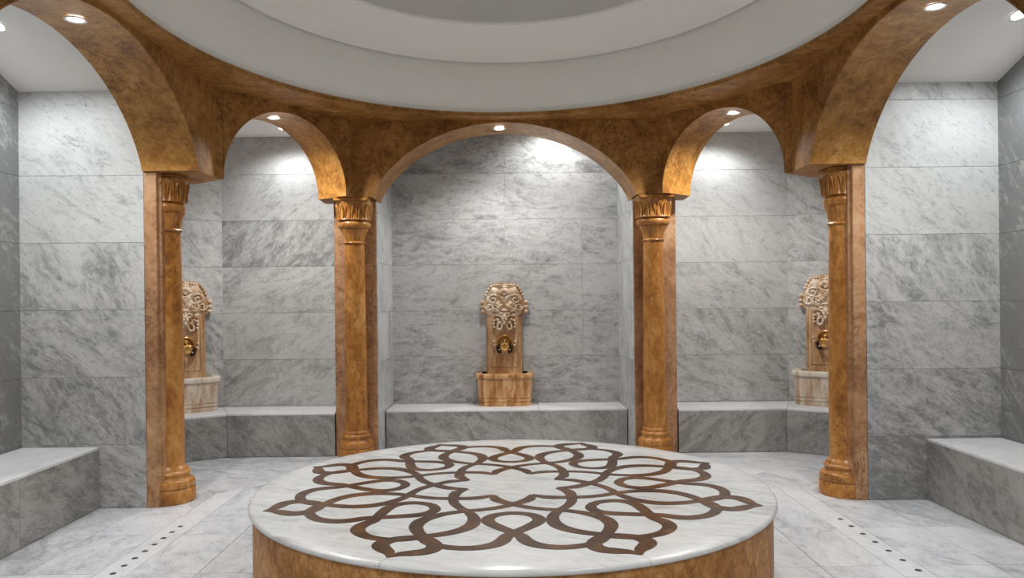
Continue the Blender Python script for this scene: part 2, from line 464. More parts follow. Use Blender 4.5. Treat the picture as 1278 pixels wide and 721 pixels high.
# ------------------------------------------------------------------ ceilings
DA, DB, DC = 2.21, 2.47, 4.58          # rim of the dome: half axes and centre
def ell(k, a, b, n): t = 2 * PI * k / n; return (a * math.cos(t), DC + b * math.sin(t))
def soffit_mesh():
    """Flat brown ceiling ring between the arches and the dome's rim, with a small lip."""
    bm = bmesh.new(); n = 128
    out = [(2.75, -0.9), (2.75, 6.30), (1.85, 7.68), (-1.85, 7.68), (-2.75, 6.30), (-2.75, -0.9)]
    def hit(dx, dy):
        best = None
        for i in range(len(out)):
            (x0, y0), (x1, y1) = out[i], out[(i + 1) % len(out)]
            ex, ey = x1 - x0, y1 - y0
            den = dx * ey - dy * ex
            if abs(den) < 1e-9: continue
            t = (x0 * ey - (y0 - DC) * ex) / den
            u = (x0 * dy - (y0 - DC) * dx) / den
            if t > 0 and -1e-6 <= u <= 1 + 1e-6 and (best is None or t < best): best = t
        return best
    rings = [[], [], [], []]
    angs = sorted([2 * PI * i / n for i in range(n)] + [math.atan2(y - DC, x) % (2 * PI) for x, y in out])
    for t in angs:
        dx, dy = math.cos(t), math.sin(t)
        k = 1 / math.sqrt((dx / DA) ** 2 + (dy / DB) ** 2)
        h = hit(dx, dy)
        for r, (kk, z) in zip(rings, ((k + 0.0, SOFFIT + 0.035), (k, SOFFIT), (h, SOFFIT), (h, SOFFIT + 0.035))):
            r.append(bm.verts.new((dx * kk, DC + dy * kk, z)))
    m = len(angs)
    for p, q in ((0, 1), (1, 2), (2, 3), (3, 0)):
        for i in range(m):
            j = (i + 1) % m
            bm.faces.new((rings[p][i], rings[p][j], rings[q][j], rings[q][i]))
    bmesh.ops.recalc_face_normals(bm, faces=bm.faces[:])
    return bm
struct('ceiling', soffit_mesh(), 'arch')
def drum(prof, n=128):
    """Rings of (half axis x, half axis y, z) joined into a dome surface, closed at the last."""
    bm = bmesh.new(); rs = []
    for a, b, z in prof:
        rs.append([bm.verts.new((*ell(k, a, b, n), z)) for k in range(n)])
    for p, q in zip(rs, rs[1:]):
        for i in range(n):
            j = (i + 1) % n
            bm.faces.new((p[j], p[i], q[i], q[j]))
    bm.faces.new(list(reversed(rs[-1])))
    return bm
Z = SOFFIT
dome = struct('ceiling_dome', drum([(DA + 0.012, DB + 0.012, Z + 0.03), (DA + 0.010, DB + 0.010, Z + 0.08), (DA - 0.07, DB - 0.07, Z + 0.20), (DA - 0.115, DB - 0.115, Z + 0.33), (DA - 0.13, DB - 0.13, Z + 0.42), (DA - 0.135, DB - 0.135, Z + 0.50),
      (DA - 0.145, DB - 0.145, Z + 0.50), (DA - 0.15, DB - 0.15, Z + 0.462), (DA - 0.20, DB - 0.20, Z + 0.455), (1.72, 1.84, Z + 0.47), (1.42, 1.42, Z + 0.485), (1.41, 1.41, Z + 0.50), (1.41, 1.41, Z + 1.7), (1.1, 1.1, Z + 2.3), (0.5, 0.5, Z + 2.5)]), 'plaster')
for p in dome.data.polygons: p.use_smooth = True
dome.data.set_sharp_from_angle(angle=math.radians(25))
struct('ceiling_niche', box(-1.36, 1.36, 7.704, 8.42, 3.60, 3.66), 'plaster_white')
for s, nm in ((-1, 'left'), (1, 'right')):
    struct('ceiling_alcove_' + nm, prism(mirror(s, [(1.73, 7.62), (1.73, 8.06), (3.9, 8.06), (3.9, 6.25), (2.78, 6.25)]), 3.344, 3.40), 'plaster_white')
    xw = (WL if s < 0 else WR) + 0.1
    bm = bmesh.new()
    prof = [(AL_Y + 0.09, 3.205 - 0.033), (AL_Y, 3.205), (4.40, 3.675), (3.13, 3.205), (3.04, 3.172)]
    va = [bm.verts.new((s * (SIDE_B - 0.02), y, z)) for y, z in prof]; vb = [bm.verts.new((s * xw, y, z)) for y, z in prof]
    vc = [bm.verts.new((s * (SIDE_B - 0.02), y, z + 0.05)) for y, z in prof]; vd = [bm.verts.new((s * xw, y, z + 0.05)) for y, z in prof]
    for i in range(4):
        bm.faces.new((va[i], va[i + 1], vb[i + 1], vb[i])); bm.faces.new((vc[i], vd[i], vd[i + 1], vc[i + 1]))
        bm.faces.new((va[i], vc[i], vc[i + 1], va[i + 1])); bm.faces.new((vb[i], vb[i + 1], vd[i + 1], vd[i]))
    bmesh.ops.recalc_face_normals(bm, faces=bm.faces[:])
    struct('ceiling_side_' + nm, bm, 'plaster_white')

# ------------------------------------------------------------------ arches
def arch(label, P, Q, nrm, thick, prof, group=None, mat='arch'):
    """Arch over the opening P -> Q on the room face; nrm points away from the room. prof(u) gives the height above the spring, u in -1..1."""
    P, Q, nv = Vector((*P, 0)), Vector((*Q, 0)), Vector((*nrm, 0)).normalized()
    mid = (P + Q) / 2
    t = thing('arch', label, 'arch', (mid.x, mid.y, SPRING), group=group, world=True)
    n = 48
    us = [-math.cos(PI * i / n) for i in range(n + 1)]
    def strip(z_lo, z_hi, front, back):
        bm = bmesh.new(); R = []
        for u in us:
            p = mid + (Q - P) * (u / 2)
            f, b = p + nv * front, p + nv * back
            R.append([bm.verts.new((f.x, f.y, z_lo(u))), bm.verts.new((f.x, f.y, z_hi(u))), bm.verts.new((b.x, b.y, z_hi(u))), bm.verts.new((b.x, b.y, z_lo(u)))])
        for a, b in zip(R, R[1:]):
            for i in range(4):
                j = (i + 1) % 4
                bm.faces.new((a[i], a[j], b[j], b[i]))
        bm.faces.new(R[0]); bm.faces.new(list(reversed(R[-1])))
        bmesh.ops.remove_doubles(bm, verts=bm.verts[:], dist=1e-5)
        bmesh.ops.recalc_face_normals(bm, faces=bm.faces[:])
        return bm
    top = SOFFIT - 0.001
    lo = lambda u: SPRING + prof(u)
    obj('spandrel', strip(lambda u: min(lo(u) + 0.012, top - 0.002), lambda u: top, 0.0, thick), mat, t)
    o = obj('intrados', strip(lo, lambda u: min(lo(u) + 0.0118, top - 0.003), -0.003, thick + 0.002), 'arch_under', t)
    for p in o.data.polygons: p.use_smooth = True
    o.data.set_sharp_from_angle(angle=math.radians(40))
    return t
MAT['arch_under'] = brown_stone('honey_brown_arch_underside', (0.21, 0.083, 0.014), (0.40, 0.185, 0.038), (0.55, 0.30, 0.09), (0.05, 0.02, 0.009), 0.40)
def basket(rise, half):
    def f(u):
        R = (half * half + rise * rise) / (2 * rise)
        c = math.sqrt(max(0, R * R - (u * half) ** 2)) - (R - rise)
        e = rise * math.sqrt(max(0, 1 - u * u))
        return 0.68 * c + 0.32 * e
    return f
def stilted(r, lift):
    return lambda u: max(0.0, r * math.sqrt(max(0, 1 - u * u)) + (lift if abs(u) < 1 else 0))
arch('wide low brown marble arch over the middle niche with the centred fountain', (-HALF, FACE_Y), (HALF, FACE_Y), (0, 1), 0.5, basket(0.712, HALF))
for s, nm in ((-1, 'left'), (1, 'right')):
    arch('narrow round-headed honey marble arch over the %s diagonal fountain alcove' % nm, (s * A_PT[0], A_PT[1]), (s * B_PT[0], B_PT[1]), (s * DN[0], DN[1]), 0.41, stilted(0.654, 0.012), 'diagonal alcove arches')
    arch('deep wide brown marble arch over the side alcove at the %s edge' % nm, (s * SIDE_X, SIDE_C + SIDE_H), (s * SIDE_X, SIDE_C - SIDE_H), (s, 0), SIDE_B - SIDE_X, basket(0.70, SIDE_H), 'side alcove arches')

# ------------------------------------------------------------------ piers with engaged columns
def capital_parts(t, cx, cy, face, ab, cs, k):
    """Turned base, shaft and carved capital of one column at (cx, cy); FACE is the world angle the column looks to."""
    top = SPRING - 0.003
    bs = k / 0.178
    obj('plinth', lathe([(k - 0.003, 0), (k, 0.003), (k, 0.105), (k - 0.004, 0.11)], 40, cx=cx, cy=cy), 'column', t, True)
    obj('base_moulding', lathe([(k - 0.012, 0.11), (k - 0.004, 0.125), (k - 0.003, 0.15), (k - 0.012, 0.172), (0.147 * bs, 0.180), (0.138 * bs, 0.195), (0.136 * bs, 0.208), (0.143 * bs, 0.216), (0.146 * bs, 0.230),
                               (0.139 * bs, 0.242), (0.129 * bs, 0.247), (0.126 * bs, 0.260), (0.124, 0.271), (0.114, 0.285)], 40, cx=cx, cy=cy), 'column', t, True)
    zc = top - 0.45
    obj('shaft', lathe([(0.113, 0.285), (0.110, 0.32), (0.110, 1.0), (0.104, 1.7), (0.097, zc)], 36, cx=cx, cy=cy), 'column', t, True)
    obj('neck_ring', lathe([(0.097, zc), (0.107, zc + 0.004), (0.112, zc + 0.014), (0.107, zc + 0.024), (0.098, zc + 0.028)], 36, cx=cx, cy=cy), 'column', t, True)
    nf = 20
    flute = lambda a, i: 1.0 + 0.035 * abs(math.sin((a - face) * nf / 2)) * (1 if 0 < i < 5 else 0)
    obj('fluted_bell', lathe([(0.096, zc + 0.028), (0.098, zc + 0.05), (0.105, zc + 0.085), (0.113 + 0.006 * (cs > 0.9), zc + 0.12), (0.136 * min(1, cs + 0.08), zc + 0.148), (0.136 * min(1, cs + 0.1), zc + 0.155)], 120, flute, cx, cy), 'column', t, True)
    obj('collar', lathe([(0.136, zc + 0.155), (0.146 * cs + 0.004, zc + 0.160), (0.160 * cs, zc + 0.176), (0.165 * cs, zc + 0.196), (0.159 * cs, zc + 0.214), (0.147 * cs, zc + 0.224), (0.146 * cs, zc + 0.235)], 40, cx=cx, cy=cy), 'column', t, True)
    # carved block: rounded square drum with a belt of pointed arches round it
    sq = lambda a: (abs(math.cos(a - face)) ** 4 + abs(math.sin(a - face)) ** 4) ** -0.25
    body = lambda a, i: cs * (0.6 + 0.4 * sq(a)) * (1 - 0.055 * (0.5 + 0.5 * math.cos((a - face) * 16)) * (1 if 1 < i < 5 else 0))
    obj('carved_block', lathe([(0.148, zc + 0.235), (0.168, zc + 0.238), (0.164, zc + 0.262), (0.160, zc + 0.30), (0.163, zc + 0.35), (0.168, zc + 0.395), (0.174, zc + 0.402), (0.174, zc + 0.418)], 128, body, cx, cy), 'column', t, True)
    for i in range(16):
        a = face + 2 * PI * (i + 0.5) / 16
        r0 = cs * 0.158 * (0.6 + 0.4 * sq(a))
        c_, s_ = math.cos(a), math.sin(a); tx, ty = -s_, c_
        bm = bmesh.new(); pts = []
        for q in range(9):
            g = -PI / 2 + PI * q / 8 if False else PI * q / 8
            h = 0.022 * math.cos(g); zz = zc + 0.30 + 0.085 * math.sin(g)
            rr = r0 + 0.004 + 0.10 * max(0, math.sin(g)) * 0.18
            pts.append((cx + c_ * rr + tx * h, cy + s_ * rr + ty * h, zz))
        pts = [(pts[0][0], pts[0][1], zc + 0.245)] + pts + [(pts[-1][0], pts[-1][1], zc + 0.245)]
        tube(bm, pts, 0.0058, 6)
        obj('carved_leaf', bm, 'column', t, True)
    bm = bmesh.new()
    q = [(cx + ab * (x * math.cos(face) - y * math.sin(face)), cy + ab * (x * math.sin(face) + y * math.cos(face))) for x, y in ((-0.86, -0.86), (0.86, -0.86), (0.86, 0.86), (-0.86, 0.86))]
    add_prism(bm, q, zc + 0.418, top)
    bmesh.ops.bevel(bm, geom=bm.edges[:], offset=0.006, segments=2, affect='EDGES')
    obj('abacus', bm, 'column', t)

for s, nm, oth in ((-1, 'left', 'wide dark side alcove'), (1, 'right', 'right')):
    # outer pier: jamb towards the camera, column on the room side
    cx, cy = s * 2.684, 5.868
    t = thing('column', 'slender honey marble column on the rosy pilaster by the %s side alcove, round plinth on floor' % nm, 'column', (cx, cy, 0), group='outer columns', world=True)
    body = mirror(s, [(2.772, AL_Y - 0.0), (2.676, AL_Y - 0.0), (2.676, 5.715), (2.660, 5.715), (2.660, 5.955), (2.700, 6.10), (2.772, 6.25)])
    obj('pilaster', prism(body, 0.0, SPRING - 0.001, 0.003), 'pilaster', t)
    capital_parts(t, cx, cy, PI if s > 0 else 0.0, 0.150, 0.84, 0.190)
    blk = mirror(s, [(2.34, 5.641), (2.34, 6.009), (2.3075, 6.0535), (2.6345, 6.2975), (2.771, 6.280), (2.771, 5.641)])
    obj('impost_block', prism(blk, SPRING, SOFFIT - 0.001), 'arch', t)
    # inner pier
    cx, cy = s * 1.492 - 0.010, 7.362
    t = thing('column', 'slender honey marble column between the middle arch and the %s diagonal arch' % nm, 'column', (cx, cy, 0), group='inner columns', world=True)
    body = mirror(s, [(1.308, 7.481), (1.734, 7.481), (1.734, 7.70), (1.308, 7.70)])
    obj('pilaster', prism(body, 0.0, SPRING - 0.001, 0.003), 'pilaster', t)
    capital_parts(t, cx, cy, -PI / 2, 0.198, 1.0, 0.172)
    blk = mirror(s, [(1.2905, 7.2), (1.451, 7.2), (1.5234, 7.1022), (1.8518, 7.3472), (1.866, 7.70), (1.2905, 7.70)])
    obj('impost_block', prism(blk, SPRING, SOFFIT - 0.001), 'arch', t)
    # near pier of the side arch, outside the picture
    t = thing('pier', 'plain brown marble pier carrying the near foot of the %s side arch' % nm, 'pier', (s * 2.55, 2.97, 0), group='near piers', world=True)
    obj('pier_shaft', prism(mirror(s, [(2.345, 2.81), (2.771, 2.81), (2.771, 3.126), (2.345, 3.126)]), 0.0, SPRING - 0.001), 'pilaster', t)
    obj('impost_block', prism(mirror(s, [(2.34, 2.81), (2.771, 2.81), (2.771, 3.159), (2.34, 3.159)]), SPRING, SOFFIT - 0.001), 'arch', t)

# ------------------------------------------------------------------ benches
def bench(label, top_poly, fronts, h, group=None, seams=(), face_angle=0.8):
    """Masonry bench: core, top slabs, front panels. FRONTS: list of (p, q, joints), room on the right of p -> q."""
    cx = sum(p[0] for p in top_poly) / len(top_poly); cy = sum(p[1] for p in top_poly) / len(top_poly)
    t = thing('bench', label, 'bench', (cx, cy, 0), group=group, world=True)
    obj('core', prism([(cx + (x - cx) * 0.97, cy + (y - cy) * 0.97) for x, y in top_poly], 0.004, h - 0.021), 'grout', t)
    fr = lambda u, v, hh: Vector((u, v, h - 0.02 + hh))
    polys = [list(top_poly)]
    for (a, b, c) in seams:
        polys = [q for p in polys for q in (clip(p, a, b, c), clip(p, -a, -b, -c)) if len(q) >= 3]
    for p in polys:
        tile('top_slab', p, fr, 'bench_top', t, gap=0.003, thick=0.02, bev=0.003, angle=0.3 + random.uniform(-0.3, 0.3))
    for p, q, js in fronts:
        p, q = Vector((*p, 0)), Vector((*q, 0)); d = q - p; L = d.length; d.normalize(); n = Vector((d.y, -d.x, 0))
        f2 = lambda u, v, hh, p=p, d=d, n=n: p + d * u + Vector((0, 0, v)) + n * (hh - 0.0205)
        us = [0.0] + list(js) + [L]
        for a, b in zip(us, us[1:]):
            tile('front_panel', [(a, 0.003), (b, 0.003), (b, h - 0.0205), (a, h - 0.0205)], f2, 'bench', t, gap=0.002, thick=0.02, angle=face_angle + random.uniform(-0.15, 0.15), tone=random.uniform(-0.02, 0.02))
    return t
H_C, H_D, H_S = 0.40, 0.44, 0.47
bench('low grey marble bench across the middle niche under the centred fountain', [(-1.279, 7.82), (1.279, 7.82), (1.268, 8.305), (-1.268, 8.305)],
      [((-1.279, 7.82), (1.279, 7.82), [])], H_C, seams=[(1, 0, 0.35)])
for s, nm in ((-1, 'left'), (1, 'right')):
    bc = (2.83, 7.45); be = (3.625, 6.955); we = (3.755, 7.505); wc = (3.046, 7.945)
    top = mirror(s, [(1.737, 7.45), bc, be, we, wc, (1.737, 7.945)])
    fr = [((1.737, 7.45), bc, []), (bc, be, [])]
    if s < 0: fr = [((-q[0], q[1]), (-p[0], p[1]), j) for p, q, j in fr]
    else: fr = [(q, p, j) for p, q, j in fr]
    # room on the right of p -> q means walking with the bench on the left hand
    fr = [(p, q, j) for p, q, j in fr]
    if s < 0:
        fr = [(q, p, j) if False else (p, q, j) for p, q, j in fr]
    cxs = s
    # build as two convex pieces joined along the mitre
    t = thing('bench', 'angled grey marble bench in the %s diagonal alcove under the half-hidden fountain' % nm, 'bench', (s * 2.7, 7.6, 0), group='diagonal alcove benches', world=True)
    for poly in ([(1.737, 7.45), bc, wc, (1.737, 7.945)], [bc, be, (3.752, 7.05), we, wc]):
        pp = mirror(s, poly)
        mx = sum(p[0] for p in pp) / len(pp); my = sum(p[1] for p in pp) / len(pp)
        obj('core', prism([(mx + (x - mx) * 0.93, my + (y - my) * 0.9) for x, y in pp], 0.004, H_D - 0.021), 'grout', t)
        tile('top_slab', pp, lambda u, v, hh: Vector((u, v, H_D - 0.02 + hh)), 'bench_top', t, gap=0.003, thick=0.02, bev=0.003, angle=0.3)
    for p, q in (((1.737, 7.45), bc), (bc, be)):
        p, q = (s * p[0], p[1]), (s * q[0], q[1])
        if s > 0: p, q = p, q
        P_, Q_ = Vector((*p, 0)), Vector((*q, 0))
        d = (Q_ - P_); L = d.length; d.normalize(); n = Vector((d.y, -d.x, 0))
        if n.dot(Vector((-s * 0.3, -1, 0))) < 0:
            P_, Q_ = Q_, P_; d = -d; n = -n
        f2 = lambda u, v, hh, P_=P_, d=d, n=n: P_ + d * u + Vector((0, 0, v)) + n * (hh - 0.0205)
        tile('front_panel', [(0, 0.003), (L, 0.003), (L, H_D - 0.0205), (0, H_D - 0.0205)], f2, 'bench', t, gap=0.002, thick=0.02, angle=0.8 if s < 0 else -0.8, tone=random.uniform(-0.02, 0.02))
    # side alcove bench
    xf, xw = (3.134, WL) if s < 0 else (3.229, WR)
    y0, y1 = 3.135, AL_Y - 0.004
    poly = [(s * xf, y0), (s * (xw - 0.004), y0), (s * (xw - 0.004), y1), (s * xf, y1)]
    f = ((s * xf, y1), (s * xf, y0)) if s > 0 else ((s * xf, y0), (s * xf, y1))
    f = (f[1], f[0])
    P_, Q_ = Vector((*f[0], 0)), Vector((*f[1], 0))
    d = (Q_ - P_).normalized(); n = Vector((d.y, -d.x, 0))
    if n.x * s > 0: f = (f[1], f[0])
    bench('deep grey marble bench along the outer wall of the %s side alcove' % nm, poly, [(f[0], f[1], [1.6])], H_S, 'side alcove benches', seams=[(0, 1, 4.2)], face_angle=0.5)

# ------------------------------------------------------------------ round platform with the inlay
PC = (0.03, 4.68); PA, PB, PH = 1.595, 1.49, 0.40
pf = thing('marble_platform', 'large round white marble platform with a dark brown interlaced rosette inlay', 'platform', (PC[0], PC[1], 0))
def e2(r, a, z=0.0): return (PA * r * math.cos(a), PB * r * math.sin(a), z)
bm = bmesh.new(); n = 160; rs = []
for r, z in ((0.985, 0.0), (0.985, PH - 0.036)):
    rs.append([bm.verts.new(e2(r, 2 * PI * i / n, z)) for i in range(n)])
for i in range(n): bm.faces.new((rs[0][i], rs[0][(i + 1) % n], rs[1][(i + 1) % n], rs[1][i]))
bm.faces.new(rs[1]); bm.faces.new(list(reversed(rs[0])))
o = obj('drum', bm, 'drum', pf, True)
# eight slab segments that meet on the rays of the inlay's tips
sec = PI / 4
for k in range(8):
    a0 = PI / 8 + k * sec; m_ = 20
    bm = bmesh.new(); uvl = bm.loops.layers.uv.new('UVMap')
    prof = [(0.0, PH), (0.45, PH), (0.93, PH), (0.988, PH), (0.996, PH - 0.003), (1.0, PH - 0.011), (1.0, PH - 0.022), (0.996, PH - 0.030), (0.988, PH - 0.034), (0.5, PH - 0.034)]
    cols = []
    for i in range(m_ + 1):
        col_ = []
        for r, z in prof:
            g = 0.0
            if r > 0.925: g = 0.0013 / (r * 1.55)
            a = a0 + g + (sec - 2 * g) * i / m_
            col_.append(bm.verts.new(e2(r, a, z)))
        cols.append(col_)
    for p, q in zip(cols, cols[1:]):
        for j in range(len(prof) - 1):
            if j == 0: bm.faces.new((p[0], p[1], q[1]))
            else: bm.faces.new((p[j], p[j + 1], q[j + 1], q[j]))
    bm.faces.new(list(reversed(cols[0]))); bm.faces.new(cols[-1])
    bmesh.ops.remove_doubles(bm, verts=bm.verts[:], dist=1e-6)
    bmesh.ops.recalc_face_normals(bm, faces=bm.faces[:])
    for f in bm.faces:
        for l in f.loops: l[uvl].uv = (l.vert.co.x, l.vert.co.y + l.vert.co.z)
    o = obj('slab_segment', bm, 'slab_one', pf) if 'slab_one' in MAT else None
    if o is None:
        # one continuous figure over all segments: the pattern does not shift from piece to piece
        m2 = MAT['slab'].copy(); m2.name = 'white_platform_marble_continuous'
        for nd in m2.node_tree.nodes:
            if nd.bl_idname == 'ShaderNodeMath' and nd.operation == 'MULTIPLY' and abs(nd.inputs[1].default_value) in (61.0, 37.0): nd.inputs[1].default_value = 0.0
        MAT['slab_one'] = m2
        o = obj('slab_segment', bm, 'slab_one', pf)
    for p in o.data.polygons: p.use_smooth = True
    o.data.set_sharp_from_angle(angle=math.radians(40))
    o['vein_angle'] = 0.35; o['tone'] = 0.0

def smooth_path(pts, per=10):
    """Catmull-Rom through control points; a point listed twice is a sharp corner."""
    out = []
    n = len(pts)
    for i in range(n - 1):
        p1, p2 = Vector(pts[i]), Vector(pts[i + 1])
        if (p2 - p1).length < 1e-7: continue
        p0 = Vector(pts[i - 1]) if i > 0 else p1 * 2 - p2
        p3 = Vector(pts[i + 2]) if i + 2 < n else p2 * 2 - p1
        for k in range(per):
            t = k / per
            out.append(0.5 * ((2 * p1) + (p2 - p0) * t + (2 * p0 - 5 * p1 + 4 * p2 - p3) * t * t + (3 * p1 - p0 - 3 * p2 + p3) * t ** 3))
    out.append(Vector(pts[-1]))
    return out

def ribbon(pts, widths, z, name='inlay_band'):
    """Flat inlaid band along 2-D points in the unit disc, set a hair proud of the slab."""
    bm = bmesh.new(); L, R, L2, R2 = [], [], [], []
    n = len(pts)
    for i, p in enumerate(pts):
        d = (pts[min(i + 1, n - 1)] - pts[max(i - 1, 0)]).normalized()
        nn = Vector((-d.y, d.x)); w_ = widths[i] / 2
        for lst, q, zz in ((L, p + nn * w_, z), (R, p - nn * w_, z), (L2, p + nn * w_, PH - 0.002), (R2, p - nn * w_, PH - 0.002)):
            lst.append(bm.verts.new((PA * q.x, PB * q.y, zz)))
    for i in range(n - 1):
        bm.faces.new((R[i], R[i + 1], L[i + 1], L[i]))
        bm.faces.new((L[i], L[i + 1], L2[i + 1], L2[i])); bm.faces.new((R2[i], R2[i + 1], R[i + 1], R[i]))
    return obj(name, bm, 'inlay', pf)

D2 = math.radians
def pol(r, deg): return Vector((r * math.cos(D2(deg)), r * math.sin(D2(deg))))
# one band of the knot: radius, angle from a tip ray (the next axis between tips lies at +-22.5), half the knot; the mirror image is its twin
BAND = [(0.425, -25.5, .036), (0.425, -22.5, .036), (0.436, -17.4, .038), (0.464, -13.8, .042), (0.505, -12.7, .045), (0.545, -14.2, .047), (0.585, -17.3, .045), (0.622, -20.2, .043), (0.655, -22.5, .043),
        (0.690, -24.4, .045), (0.735, -25.3, .049), (0.775, -27.0, .049), (0.804, -30.0, .045), (0.817, -33.6, .041), (0.813, -37.8, .039), (0.793, -41.4, .038), (0.762, -44.0, .038), (0.738, -45.2, .039),
        (0.700, -48.4, .043), (0.655, -51.5, .047), (0.600, -53.5, .050), (0.545, -53.5, .047), (0.495, -51.8, .042), (0.455, -48.8, .038), (0.425, -45.2, .036),
        (0.398, -39.6, .036), (0.368, -33.5, .037), (0.338, -27.8, .038), (0.308, -22.5, .040), (0.277, -15.2, .043), (0.242, -7.6, .044), (0.190, 0.0, .020)]
LEAF = [(0.742, 0.0, .040), (0.768, 3.0, .042), (0.800, 5.0, .048), (0.838, 5.8, .054), (0.870, 5.0, .054), (0.893, 3.1, .050), (0.914, 1.2, .036), (0.952, 0.0, .004)]
def band_pts(tab, tip, sgn):
    p = [(*pol(r, tip + sgn * a), w_) for r, a, w_ in tab]
    q = smooth_path([Vector(x) for x in p], 7)
    return [Vector((v.x, v.y)) for v in q], [max(0.003, v.z) for v in q]
zi = 0
for k in range(8):
    tip = 22.5 + 45 * k
    for sgn in (1, -1):
        zi += 1
        ribbon(*band_pts(BAND, tip, sgn), PH + 0.0010 + 0.00004 * zi)
    for sgn in (1, -1):
        zi += 1
        ribbon(*band_pts(LEAF, tip, sgn), PH + 0.0010 + 0.00004 * zi, 'inlay_leaf')

